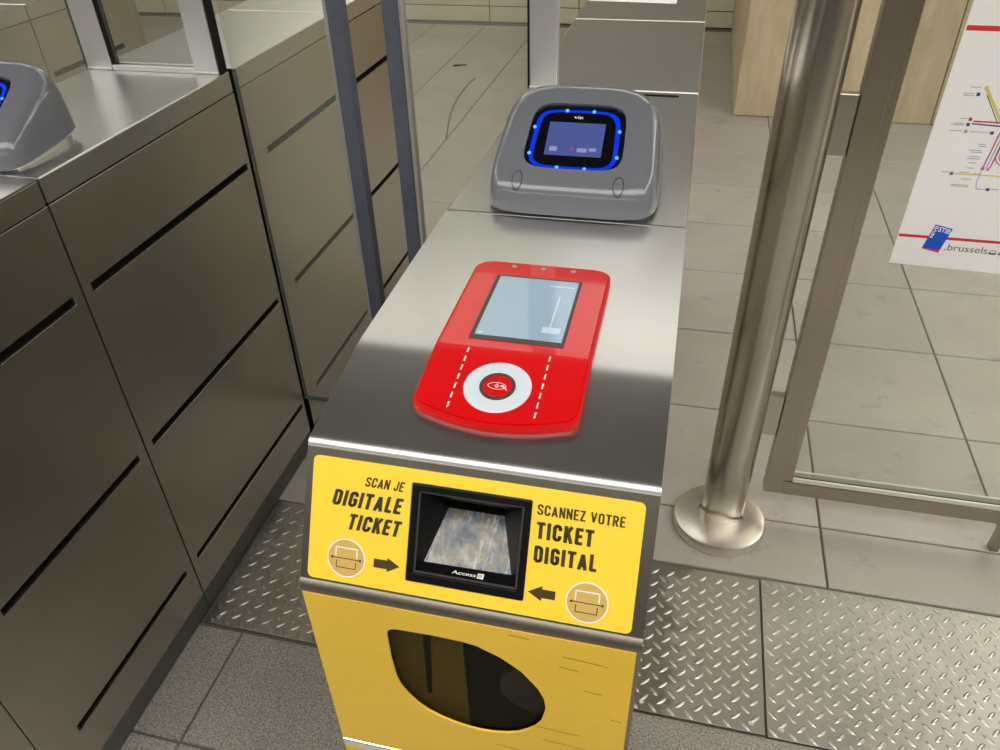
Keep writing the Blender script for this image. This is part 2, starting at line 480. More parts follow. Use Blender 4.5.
def seen(x, y):
    d = Vector((x, y, 0)) - Vector((0, 0, 1.6))
    w = d.dot(fw)
    if w < .1: return False
    return abs(d.dot(r2)) / w * FPX < 640 and abs(d.dot(d2)) / w * FPX < 470
rest = G()
def put(x0, x1, y0, y1, mat):
    if any(seen(a, b) for a in (x0, x1) for b in (y0, y1)): tile(x0, x1, y0, y1, mat)
    else: rest.box(x0 + .0035, x1 - .0035, y0 + .0035, y1 - .0035, -.008, 0)
XL = [.477 + PITCH_T * k for k in range(-15, 9)]
for a, b in zip(XL[:-1], XL[1:]):
    put(a, b, 1.375, 1.58, 'tile')
    y = 1.58
    while y < 7.0:
        put(a, b, y, min(y + .46, 7.22), 'tile'); y += .46
XN = [-.903 + PITCH_T * k for k in range(-12, 12)]
for a, b in zip(XN[:-1], XN[1:]):
    put(a, b, .669, .948, 'tile_near')
    for y in (.209, -.251, -.711, -1.171): put(a, b, y, y + .46, 'tile_near')
r = mk('tile_field', rest, 'tile', floor); r['kind'] = 'stuff'

# raised tread plates set in the floor
def tread_plate(x0, x1, y0, y1, mat, label, ang0=0):
    t = thing('tread_plate', label, 'floor plate', ((x0 + x1) / 2, (y0 + y1) / 2, 0))
    mk('plate', G().box(x0 + .002, x1 - .002, y0 + .002, y1 - .002, -.005, .0015), mat, t, .001)
    g = G(); a = .0395
    nx, ny = int((x1 - x0) / a * 2), int((y1 - y0) / a * 2)
    for i in range(nx + 1):
        for j in range(ny + 1):
            if (i + j) % 2: continue
            cx, cy = x0 + .014 + i * a / 2, y0 + .014 + j * a / 2
            if cx > x1 - .013 or cy > y1 - .013: continue
            an = math.radians(45 if i % 2 else -45) + random.uniform(-.03, .03)
            L_, w_, h = .0150, .0045, random.uniform(.0016, .0023)
            c, s_ = math.cos(an), math.sin(an)
            P = [(-L_, 0, 0), (-L_ * .45, -w_, 0), (L_ * .45, -w_, 0), (L_, 0, 0), (L_ * .45, w_, 0), (-L_ * .45, w_, 0),
                 (-L_ * .6, 0, h * .8), (-L_ * .3, -w_ * .35, h), (L_ * .3, -w_ * .35, h), (L_ * .6, 0, h * .8), (L_ * .3, w_ * .35, h), (-L_ * .3, w_ * .35, h)]
            g.add([(cx + x * c - y * s_, cy + x * s_ + y * c, .0014 + z) for x, y, z in P],
                  [(6, 7, 8, 9, 10, 11)] + [(k, (k + 1) % 6, (k + 1) % 6 + 6, k + 6) for k in range(6)])
    o = mk('raised_lozenges', g, 'lozenge_dull' if mat == 'tread_old' else 'lozenge', t); o['kind'] = 'stuff'
    for sx in (x0 + .03, x1 - .03):
        mk('screw', G().lathe(sx, y0 + .022, [(.006, .001), (.006, .0026), (.003, .003)], 12), 'steel_flange', t)
    return t
tread_plate(-1.012, -.33, .952, 1.370, 'tread_old', 'dull diamond tread plate in the passage left of the yellow gate')
tread_plate(.02, .3125, .948, 1.366, 'tread_stained', 'narrow diamond tread plate by the yellow gate, with dark stains')
tread_plate(.3135, 1.25, .946, 1.370, 'tread', 'wide bright diamond tread plate below the glass panel at right')

# back wall of stone slabs
def slab_wall(name, x0, x1, y, zs, xs, mat, depth=.12):
    w = structure(mk(name, G().box(x0, x1, y + .012, y + depth, 0, CEIL), 'mortar'))
    for a, b in zip(xs[:-1], xs[1:]):
        for c, d in zip(zs[:-1], zs[1:]):
            mk('stone_slab', G().box(a + .004, b - .004, y + random.uniform(0, .002), y + .02, c + .004, d - .004), mat, w, .003)
    return w
ZS = [0.0, .13, .75, 1.37, 1.99, CEIL]
slab_wall('wall_back', -7, 5, 7.22, ZS, [-6.9, -6.0, -5.1, -4.2, -3.4, -2.62, -1.828, -1.03, -.24, .275, 1.4], 'stone_pale')
blk = structure(mk('wall_right', G().box(.285, 5, 4.982, 7.22, 0, CEIL), 'mortar'))
for a, b in ((.272, 1.388), (1.394, 2.5), (2.506, 3.6)):
    for c, d in ((0, 1.25), (1.256, CEIL)):
        mk('stone_slab', G().box(a, b, 4.968 + random.uniform(0, .002), 4.99, c + .004, d), 'stone', blk, .003)
for a, b in ((4.99, 6.1), (6.106, 7.2)):
    mk('stone_slab', G().box(.270, .292, a, b, .004, CEIL), 'stone', blk, .003)
structure(mk('wall_left', G().box(-7.1, -7, -9, 7.3, 0, CEIL), 'wall'))
structure(mk('wall_far_right', G().box(5, 5.1, -9, 7.3, 0, CEIL), 'wall'))
structure(mk('wall_front', G().box(-7, 5, -9.1, -9, 0, CEIL), 'wall'))
structure(mk('ceiling', G().box(-7.1, 5.1, -9.1, 7.35, CEIL, CEIL + .1), 'ceiling'))

# ceiling lights, then the added fill strips
WHERE = ['across the ceiling above the passages', 'across the ceiling over the viewer', 'across the ceiling far behind the viewer', 'across the ceiling near the back wall']
for (ly, ld, es), wh in zip(ROWS, WHERE):
    mname = 'lamp%g' % ly
    M[mname] = simple('lamp diffuser', (.8, .8, .8), .5, emit=(1.0, .965, .90), es=es)
    t = thing('ceiling_or_fill_light', 'added unseen fill light strip ' + wh, 'light', (-1, ly, CEIL), 'ceiling lights')
    mk('housing', G().box(-6.4, 4.4, ly - ld / 2 - .03, ly + ld / 2 + .03, CEIL - .04, CEIL - .001), 'lamp_body', t)
    mk('diffuser', G().box(-6.38, 4.38, ly - ld / 2, ly + ld / 2, CEIL - .05, CEIL - .041), mname, t)
for (lx, lw, ya, yb, es), wh in zip(FILL_LANES, ('along the hall right of the round post', 'along the hall far left of the gates', 'along the hall beyond the left gates')):
    mname = 'lane%g' % lx
    M[mname] = simple('lamp diffuser', (.8, .8, .8), .5, emit=(1.0, .965, .90), es=es)
    t = thing('ceiling_or_fill_light', 'added unseen fill light strip ' + wh, 'light', (lx, (ya + yb) / 2, CEIL), 'ceiling lights')
    mk('housing', G().box(lx - lw / 2 - .03, lx + lw / 2 + .03, ya, yb, CEIL - .10, CEIL - .055), 'lamp_body', t)
    mk('diffuser', G().box(lx - lw / 2, lx + lw / 2, ya + .02, yb - .02, CEIL - .11, CEIL - .101), mname, t)

# ------------------------------------------------------------------ gate cabinets (local x centred on the bank)
HW = .1705
BANK = {'middle': -.1545, 'left': -1.1865, 'far': -2.2205}
XC = BANK['middle']
ZT = 1.1255
SLOT_Z = (.909, .533, .170)
SLOT_H = .0085

def sideplate(outer, holes, sgn, t=.008):
    return G().plate(outer, holes, t, lambda u, v, d: (XC + sgn * (HW + d), u, v))

def side_set(t, y0, y1, ys0, ys1, ztop=1.078):
    for sgn in (-1, 1):
        holes = [rect(ys0, ys1, z - SLOT_H, z + SLOT_H) for z in SLOT_Z]
        p = mk('side_panel', sideplate(rect(y0 + .0006, y1 - .0006, .063, ztop), holes, sgn), 'steel', t, .0008)
        g = []
        for z in SLOT_Z:
            xa = XC + sgn * (HW - .0075); xb = XC + sgn * (HW - .0095)
            mk('slot', G().box(min(xa, xb), max(xa, xb), ys0 - .004, ys1 + .004, z - SLOT_H - .003, z + SLOT_H + .003), 'gap', p)  # black backing paints the shade inside the slot

def plain_unit(y0, y1, ys0, ys1, label, cap=False):
    t = thing('gate_cabinet', label, 'ticket gate', (XC, (y0 + y1) / 2, 0), 'ticket gate cabinets')
    mk('core', G().box(XC - HW + .0085, XC + HW - .0085, y0 + .003, y1 - .003, .05, ZT - .006), 'gap', t)
    side_set(t, y0, y1, ys0, ys1)
    g = G().extrude([(y0 + .001, ZT - .045), (y1 - .001, ZT - .045), (y1 - .001, ZT), (y0 + .001, ZT)], XC - HW, XC + HW)
    mk('top_panel', g, 'steel_top', t, .0026)
    mk('plinth', G().box(XC - HW + .002, XC + HW - .002, y0, y1, 0, .06), 'plinth', t, .001)
    for sgn in (-1, 1):
        xs_ = XC + sgn * (HW - .002)
        mk('end_panel', G().box(XC - HW + .004, XC + HW - .004, (y0 if sgn < 0 else y1 - .003), (y0 + .003 if sgn < 0 else y1), .06, ZT - .046), 'gap', t)  # steel end coloured black to keep the gap in shade
    if cap:
        mk('end_cap', G().box(XC - HW, XC + HW, y1 + .001, y1 + .042, 0, ZT - .002), 'steel', t, .006)
    return t

# --- front unit: sloping nose with the yellow sign, scanner and yellow front
SY0, SZ0 = .507, 1.100
DY, DZ = -.074 / .15133, -.132 / .15133
NY, NZ = -DZ * 1.0, DY * 1.0           # placeholder, fixed below
NRM = Vector((0, DZ, -DY)); NRM = NRM if NRM.z > 0 else -NRM
def sgn_pt(x, s, d=0.0):
    return (x, SY0 + DY * s + NRM.y * d, SZ0 + DZ * s + NRM.z * d)
PROF = [(.989, 1.1255), (.80, 1.1252), (.660, 1.1240), (.652, 1.1237), (.646, 1.1232), (.640, 1.1225), (.634, 1.1216), (.516, 1.1042), (.5125, 1.1033), (.5095, 1.1018), (.507, 1.0996), (.5055, 1.0968)]
def zs(y):
    for (a, za), (b, zb) in zip(PROF[:8][:-1], PROF[:8][1:]):
        if b <= y <= a: return zb + (za - zb) * (y - b) / (a - b)
    return 1.1255 if y > .9 else 1.1042 + (y - .516) * .147

def front_unit(label):
    t = thing('gate_cabinet', label, 'ticket gate', (XC, .70, 0), 'ticket gate cabinets')
    mk('core', G().box(XC - HW + .0085, XC + HW - .0085, .515, .987, .05, 1.085), 'gap', t)
    side_set(t, .499, .989, .579, .966)
    for s in (-1, 1):
        mk('front_cheek', sideplate([(.437, .063), (.4975, .063), (.4975, 1.078), (.4965, 1.078), (.437, .972)], [], s), 'steel', t, .0012)
        mk('rim', sideplate([(.4970, 1.0805), (.9875, 1.0805), (.9875, 1.1215), (.668, 1.120), (.644, 1.118), (.512, 1.098), (.5065, 1.0965)], [], s), 'steel', t, .001)
    under = [(y, z - .0035) for y, z in PROF[::-1]]
    under[0] = (.509, 1.0955)
    g = G().extrude(PROF + under, XC - HW, XC + HW)
    mk('top_panel', g, 'steel_top', t, .0012, True)
    mk('plinth', G().box(XC - HW + .002, XC + HW - .002, .437, .989, 0, .06), 'plinth', t, .001)
    mk('end_panel', G().box(XC - HW + .004, XC + HW - .004, .986, .989, .06, 1.115), 'steel', t)
    # sloping sign plate with scanner opening
    fr = (-.2145, -.0990, .0248, .1222)
    sp = mk('sign_plate', G().plate([(XC - HW, .0025), (XC + HW, .0025), (XC + HW, .1475), (XC - HW, .1475)], [rect(*fr)], .004, sgn_pt), 'steel_dimmed', t, .0004)
    lab = mk('sign_label', G().plate(rrect(-.3175, .0045, .0110, .1366, .006), [rrect(fr[0] - .001, fr[1] + .001, fr[2] - .001, fr[3] + .001, .002, 2)], .0006, sgn_pt, .0006), 'yellow_label', sp)
    lab['label'] = 'yellow label with dark lettering'
    P = lambda u, v: sgn_pt(u, v, .0009)
    P2 = lambda u, v: sgn_pt(u, v, .0011)
    sign_text('SCAN JE', -.2632, -.2222, .0354, .0256, P, 'ink', sp, .15, .22)
    sign_text('DIGITALE', -.2962, -.2222, .0582, .0420, P, 'ink', sp, .19, .22)
    sign_text('TICKET', -.2790, -.2222, .0810, .0648, P, 'ink', sp, .19, .22)
    sign_text('SCANNEZ VOTRE', -.0930, -.0122, .0368, .0266, P, 'ink', sp, .15)
    sign_text('TICKET', -.0921, -.0388, .0597, .0434, P, 'ink', sp, .19)
    sign_text('DIGITAL', -.0923, -.0334, .0828, .0664, P, 'ink', sp, .19)
    arrow = lambda tip, base, tail, c, h1, h2: [(tip, c), (base, c - h1), (base, c - h2), (tail, c - h2), (tail, c + h2), (base, c + h2), (base, c + h1)]
    mk('arrow', G().plate(arrow(-.2221, -.2346, -.2485, .1106, .0071, .0044), [], .0003, sgn_pt, .0010), 'ink', sp)
    mk('arrow', G().plate(arrow(-.0944, -.0812, -.0686, .1122, .0073, .0042), [], .0003, sgn_pt, .0010), 'ink', sp)
    for (cx, cy) in ((-.2773, .1108), (-.0386, .1133)):
        mk('symbol_disc', G().plate(circle(cx, cy, .0186), [], .0003, sgn_pt, .0010), 'tan', sp)
        g = G().plate(circle(cx, cy, .0200), [circle(cx, cy, .0188)], .0003, sgn_pt, .0012)
        for (a, b) in (((-.011, -.001), (-.011, -.0108)), ((-.0115, -.0103), (.0115, -.0103)), ((.011, -.0108), (.011, -.001))):
            g.add(*(lambda q: (q.v, q.f))(ribbon([(cx + a[0], cy + a[1]), (cx + b[0], cy + b[1])], .0012, P2)))
        mk('symbol_white', g, 'white_print', sp)
        g = G()
        for (a, b) in (((-.010, .003), (-.010, .0105)), ((-.0105, .0102), (.0105, .0102)), ((.010, .0105), (.010, .003)), ((-.0145, .0006), (.0145, .0006))):
            g.add(*(lambda q: (q.v, q.f))(ribbon([(cx + a[0], cy + a[1]), (cx + b[0], cy + b[1])], .0009, P2)))
        for dx in (-.0145, .0145): g.plate(circle(cx + dx, cy + .0006, .0013, 12), [], .0002, sgn_pt, .0012)
        mk('symbol_dark', g, 'ink', sp)
    # scanner: frame, hood, scratched window
    inn = (-.2085, -.1050, .0312, .1135)
    sf = mk('scanner_frame', G().plate(rect(*fr), [rect(*inn)], .006, sgn_pt, .0022), 'black', t, .0008)
    sf['label'] = 'black frame of the ticket scanner'
    rim2 = (inn[0] + .0022, inn[1] - .0022, inn[2] + .0022, inn[3] - .0022)
    mk('inner_lip', G().plate(rect(inn[0], inn[1], inn[2], inn[3]), [rect(*rim2)], .002, sgn_pt, -.0005), 'dark_grey', sf)
    gq = [(-.1867, .5209, 1.0328), (-.1330, .5208, 1.0326), (-.1138, .4664, 1.0029), (-.2017, .4657, 1.0018)]
    fq = [sgn_pt(rim2[0], rim2[2], -.001), sgn_pt(rim2[1], rim2[2], -.001), sgn_pt(rim2[1], rim2[3], -.001), sgn_pt(rim2[0], rim2[3], -.001)]
    mk('hood', G().add(fq + gq, [(0, 1, 5, 4), (1, 2, 6, 5), (2, 3, 7, 6), (3, 0, 4, 7)]), 'black', sf)
    mk('scanner_window', G().add(gq + [(x, y + .003, z - .006) for x, y, z in gq], [(0, 1, 2, 3), (7, 6, 5, 4)] + [(i, (i + 1) % 4, (i + 1) % 4 + 4, i + 4) for i in range(4)]), 'scan_glass', sf)
    A, B = Vector(gq[3]), Vector(fq[3])
    led = lambda u, v: (u, (A.y + (B.y - A.y) * v) - .0006, (A.z + (B.z - A.z) * v) + .0008)
    lettering('Access', -.1705, -.1468, .72, .36, led, 'white_print', sf, .012)
    mk('maker_mark', G().add([led(*p) for p in rect(-.1455, -.1392, .28, .80)], [(0, 1, 2, 3)]), 'white_print', sf)
    lettering('IS', -.1443, -.1404, .68, .40, lambda u, v: tuple(Vector(led(u, v)) + Vector((0, -.0003, .0004))), 'black', sf)
    # lip between sign and front
    mk('lip', G().extrude([(.4405, .9795), (.4375, .9783), (.4350, .9760), (.4334, .9730), (.4327, .9700), (.4327, .9670), (.4334, .9645), (.446, .9645), (.446, .9795)], XC - HW, XC + HW), 'steel_lip', t, 0, True)
    # yellow front with tear-drop window
    tear = [(-.2385, .9130), (-.2380, .9190), (-.2358, .9240), (-.2320, .9270), (-.2270, .9286), (-.187, .930), (-.160, .9290), (-.143, .9262), (-.119, .914), (-.098, .8965), (-.081, .872), (-.0745, .855), (-.0725, .838),
            (-.0770, .813), (-.0835, .800), (-.092, .790), (-.103, .780), (-.115, .774), (-.130, .7695), (-.146, .768), (-.160, .769), (-.173, .7718), (-.190, .778), (-.204, .786), (-.216, .797), (-.226, .812), (-.2325, .825), (-.2363, .840), (-.2385, .876)]
    cx = sum(p[0] for p in tear) / len(tear); cz = sum(p[1] for p in tear) / len(tear)
    big = [(cx + (x - cx) * 1.02, cz + (z - cz) * 1.02) for x, z in tear]
    F = lambda u, v, d: (u, .4375 - d, v)
    xa, xb = XC - HW + .001, XC + HW - .0042
    fp = mk('front_panel', G().plate(rect(xa, xb, .6815, .9645), [tear], .0028, F, .0045), 'yellow_dimmed', t, .001)
    fp['label'] = 'yellow front panel with tear-drop window'
    mk('front_edge', G().box(XC + HW - .004, XC + HW, .4345, .4385, .062, .9635), 'steel_dimmed', t)
    mk('window', G().plate(big, [], .0015, F, .0002), 'smoke', t)
    mk('window_back', G().box(XC - HW + .009, XC + HW - .009, .452, .456, .70, .955), 'black_matte', t)
    mk('reflection_plate', G().box(-.245, -.163, .4475, .4515, .74, .945), 'olive', t)  # added plate, paints the floor's reflection in the window
    b1 = [(-.2035, .945), (-.1950, .945), (-.2035, .80), (-.2085, .80)]
    mk('reflection_bar', G().plate(b1, [], .002, lambda u, v, d: (u, .447 - d, v), .001), 'black_matte', t)  # added bar, paints the dark band of that reflection
    g = G().rings([[(-.080 + r_ * math.cos(a), y_, .846 + r_ * math.sin(a)) for a in [2 * PI * i / 48 for i in range(48)]] for r_, y_ in ((.045, .452), (.045, .447), (.0425, .4455), (.012, .450))])
    mk('lens', g, 'lens', t, smooth=True)
    mk('trim_strip', G().box(XC - HW, XC + HW, .4322, .44, .6645, .6795), 'chrome', t, .002)
    mk('lower_panel', G().box(xa, xb, .4335, .4375, .063, .6625), 'yellow_dimmed', t, .001)
    return t

# scuffs on the yellow front (thin dark scratches)
def scuffs(t):
    g = G(); rnd = random.Random(3)
    for (x, z, L_, a) in ((-.035, .935, .045, -.08), (-.05, .918, .02, -.15), (-.025, .885, .018, -.1), (-.06, .80, .05, -.05), (-.045, .775, .06, -.06), (-.03, .758, .04, -.03), (-.06, .742, .05, -.1), (-.10, .955, .02, -.05), (-.115, .744, .03, -.1), (.0, .842, .012, -.2), (-.025, .735, .035, -.05)):
        n = 5; pts = [(x + L_ * (i / n - .5), z + a * L_ * (i / n - .5) + rnd.uniform(-.0006, .0006)) for i in range(n + 1)]
        q = ribbon(pts, .0007, lambda u, v: (u, .4328, v)); g.add(q.v, q.f)
    mk('scratches', g, 'ink', t)['kind'] = 'stuff'

midA = front_unit('front ticket gate unit with yellow sign, scanner window and yellow front')
scuffs(midA)
midB = plain_unit(.992, 1.596, 1.014, 1.585, 'steel gate cabinet under the middle grey validator, behind the yellow-fronted unit')
midC = plain_unit(1.598, 2.205, 1.705, 2.15, 'steel gate cabinet right behind the middle grey validator unit')
midD = plain_unit(2.208, 2.70, 2.228, 2.61, 'rearmost steel gate cabinet of the middle row, under the white sheet', cap=True)
# small slot let into the middle top
mk('top_slot', G().box(-.097, -.022, 1.566, 1.577, ZT - .001, ZT + .0006), 'gap', midB)

oldB = plain_unit(.992, 1.612, 1.014, 1.60, 'left')
oldC = plain_unit(1.640, 2.205, 1.705, 2.15, 'left')
def move(c, bank, label):
    c.location.x = BANK[bank]; c['label'] = label; return c
def place(src, bank, label):
    c = copy_tree(src); c.location.x = BANK[bank]; c['label'] = label; return c
leftA = place(midA, 'left', 'dark steel gate unit at the lower left edge of the picture, nearest the viewer')
leftB = move(oldB, 'left', 'steel gate cabinet under the left grey validator and the two upright posts')
leftC = move(oldC, 'left', 'brownish steel gate cabinet left of the passage, just behind the black gap')
leftD = place(midD, 'left', 'rear steel gate cabinet left of the passage, seen between the blue rubber seals')
farC = place(leftC, 'far', 'steel gate cabinet in the far left corner above the left validator')
farD = place(midD, 'far', 'rear steel gate cabinet of the far left row, seen between the upright posts')
# dark hand smudge on the far left row
g = G(); rnd = random.Random(11); xo = -2.2205 + HW + .0006
for (y0_, z0_, y1_, z1_, w) in ((2.12, .985, 2.20, .985, .012), (2.19, .985, 2.235, .958, .018), (2.22, .962, 2.27, .985, .012), (2.26, .985, 2.30, .955, .016), (2.29, .955, 2.32, .965, .008)):
    pts = [(y0_ + (y1_ - y0_) * k / 5 + rnd.uniform(-.004, .004), z0_ + (z1_ - z0_) * k / 5 + rnd.uniform(-.004, .004)) for k in range(6)]
    q = ribbon(pts, w, lambda u, v: (xo, u, v)); g.add(q.v, q.f)
M['smudge'] = simple('brown smudge', (.10, .085, .06), .8)
farC_dirt = mk('smudge', g, 'smudge', farD)

# door housings: black filler adds shade to the gap between second and third cabinets
for b, lab in (('left', 'black door housing in the upright gap between the left cabinets'),):
    xc = BANK[b]
    h = thing('door_housing', lab, 'door housing', (xc, 1.626, 0), 'door housings')
    for y0_, y1_ in ((1.6125, 1.6185), (1.6345, 1.6395)):
        mk('guide', G().box(xc - HW + .0003, xc + HW - .0003, y0_, y1_, 0, ZT - .003), 'gap', h)

# ------------------------------------------------------------------ card validators
def superr(cx, y0, y1, hf, hr, p, zf, n=72):
    out = []; yc, hy = (y0 + y1) / 2, (y1 - y0) / 2
    for i in range(n):
        a = 2 * PI * i / n; c, s_ = math.cos(a), math.sin(a)
        u = math.copysign(abs(c) ** (2 / p), c); v = math.copysign(abs(s_) ** (2 / p), s_)
        y = yc + hy * v; hx = hf + (hr - hf) * (v + 1) / 2
        out.append((cx + u * hx, y, zf(y)))
    return out
TOPZ = lambda y, d=0.0: 1.1705 + .57 * (y - 1.0) + d
def vpt(x, y, d=0.0):
    nl = math.hypot(1, .57); return (x, y - .57 / nl * d, TOPZ(y) + d / nl)

def validator(label):
    t = thing('card_validator', label, 'card reader', (XC, 1.07, ZT), 'grey card validators')
    cx = -.149
    mk('plinth', G().rings([superr(cx, 1.003, 1.176, .112, .112, 6, lambda y: ZT + .0004), superr(cx, 1.003, 1.176, .112, .112, 6, lambda y: 1.1285 + max(0, y - 1.0) * .085)]), 'steel_top', t)
    bot = (.990, 1.188, .1225, .1220, 5.0); top = (1.004, 1.151, .105, .085, 3.7)
    BOT = lambda y: 1.1285 + max(0, y - 1.0) * .085
    def ring(tz, ti):
        q = [b + (a - b) * ti for a, b in zip(top, bot)]
        y0, y1, hf, hr, p = q
        return superr(cx, y0, y1, hf, hr, p, lambda y: BOT(y) + (TOPZ(y) - BOT(y)) * tz)
    rs = [superr(cx, .995, 1.183, .1175, .1170, 5, BOT)]
    rs += [ring(.05, 0), ring(.30, .04), ring(.55, .12), ring(.74, .24), ring(.86, .40), ring(.94, .60), ring(.985, .82), ring(1.0, 1.0)]
    ho = (1.0255, 1.1275, .0715, .0665, 5.0)
    rs += [superr(-.1515, ho[0] - .006, ho[1] + .006, ho[2] + .007, ho[3] + .007, 4.6, lambda y: TOPZ(y)), superr(-.1515, *ho, lambda y: TOPZ(y))]
    rs += [[(x, y + .57 * .006, z - .006) for x, y, z in superr(-.1515, *ho, lambda y: TOPZ(y))]]
    hs = mk('housing', G().rings(rs, True, False), 'grey_plastic', t, smooth=True)
    dn_ = lambda x, y, d: vpt(x, y, d)
    fl = superr(-.1515, ho[0] + .0005, ho[1] - .0005, ho[2], ho[3], 5, lambda y: 0)
    bz = mk('bezel', G().plate([(x, y) for x, y, z in fl], [], .002, dn_, -.0035), 'navy', t)
    inner = [(x, y) for x, y, z in superr(-.1520, 1.0305, 1.1135, .0575, .0535, 5.5, lambda y: 0)]
    outer = [(x, y) for x, y, z in superr(-.1520, 1.0275, 1.1185, .0640, .0600, 5, lambda y: 0)]
    lr = mk('light_ring', G().plate(outer, [inner], .0008, dn_, -.0022), 'blue_ring', t)
    lr['label'] = 'glowing blue light ring around the display'
    for (x, y) in ((-.171, 1.1170), (-.132, 1.1172), (-.2135, 1.0890), (-.2138, 1.0480), (-.0915, 1.0877), (-.0898, 1.0480), (-.171, 1.0283), (-.132, 1.0283)):
        mk('light_spot', G().plate(circle(x, y, .0026, 14), [], .0006, dn_, -.0017), 'blue_led', lr)
    sg = mk('screen_glass', G().plate([(x * .985 - .1520 * .015, y) for x, y in inner], [], .003, dn_, -.0010), 'screen_black', t)
    mk('display', G().plate(rect(-.1925, -.1120, 1.0460, 1.0975), [], .0004, dn_, -.0006), 'screen', sg)
    g = G()
    for a, b, c, d in ((-.186, -.175, 1.052, 1.059), (-.147, -.133, 1.052, 1.058), (-.130, -.120, 1.054, 1.059)):
        g.add([vpt(*p, -.0003) for p in rect(a, b, c, d)], [(0, 1, 2, 3)])
    mk('display_marks', g, 'screen_mark', sg)['kind'] = 'stuff'
    mk('red_mark', G().add([vpt(*p, -.0003) for p in rect(-.157, -.153, 1.054, 1.059)], [(0, 1, 2, 3)]), 'screen_red', sg)
    lettering('vix', -.1590, -.1455, 1.1035, 1.1085, lambda u, v: vpt(u, v, -.0003), 'white_print', sg, .01)
    # oval covers lying on the ridge of the housing
    from mathutils.bvhtree import BVHTree
    hv = [Vector(v.co) + ORG[t.name] for v in hs.data.vertices]
    tree = BVHTree.FromPolygons(hv, [tuple(p.vertices) for p in hs.data.polygons])
    def drop(x, y, d):
        o0 = Vector((x, y - .08, TOPZ(y) + .10)); dr = Vector((0, .08, -.10)).normalized()
        hit, nr, i_, ds = tree.ray_cast(o0, dr)
        nr = nr if nr.dot(dr) < 0 else -nr
        return tuple(hit + nr * d)
    for (bx, by) in ((-.2225, 1.0055), (-.0815, 1.0050)):
        n = 28; ov = lambda k, f: (bx + .0066 * f * math.cos(2 * PI * k / n), by + .0118 * f * math.sin(2 * PI * k / n))
        g = G().rings([[drop(*ov(k, f), d) for k in range(n)] for f, d in ((1, .0002), (.96, .0008), (.75, .0010), (.5, .0010), (.25, .0010), (.02, .0010))])
        bt = mk('oval_cover', g, 'grey_plastic', t, smooth=True)
        g = G().rings([[drop(*ov(k, f), .0004) for k in range(n)] for f in (1.14, 1.0)], False, False)
        mk('seam', g, 'seam', bt)
    return t
val = validator('grey card validator with glowing blue screen ring on the middle gate')
val2 = copy_tree(val); val2.location.x = BANK['left']; val2['label'] = 'grey card validator cut by the left picture edge, on the left gate'

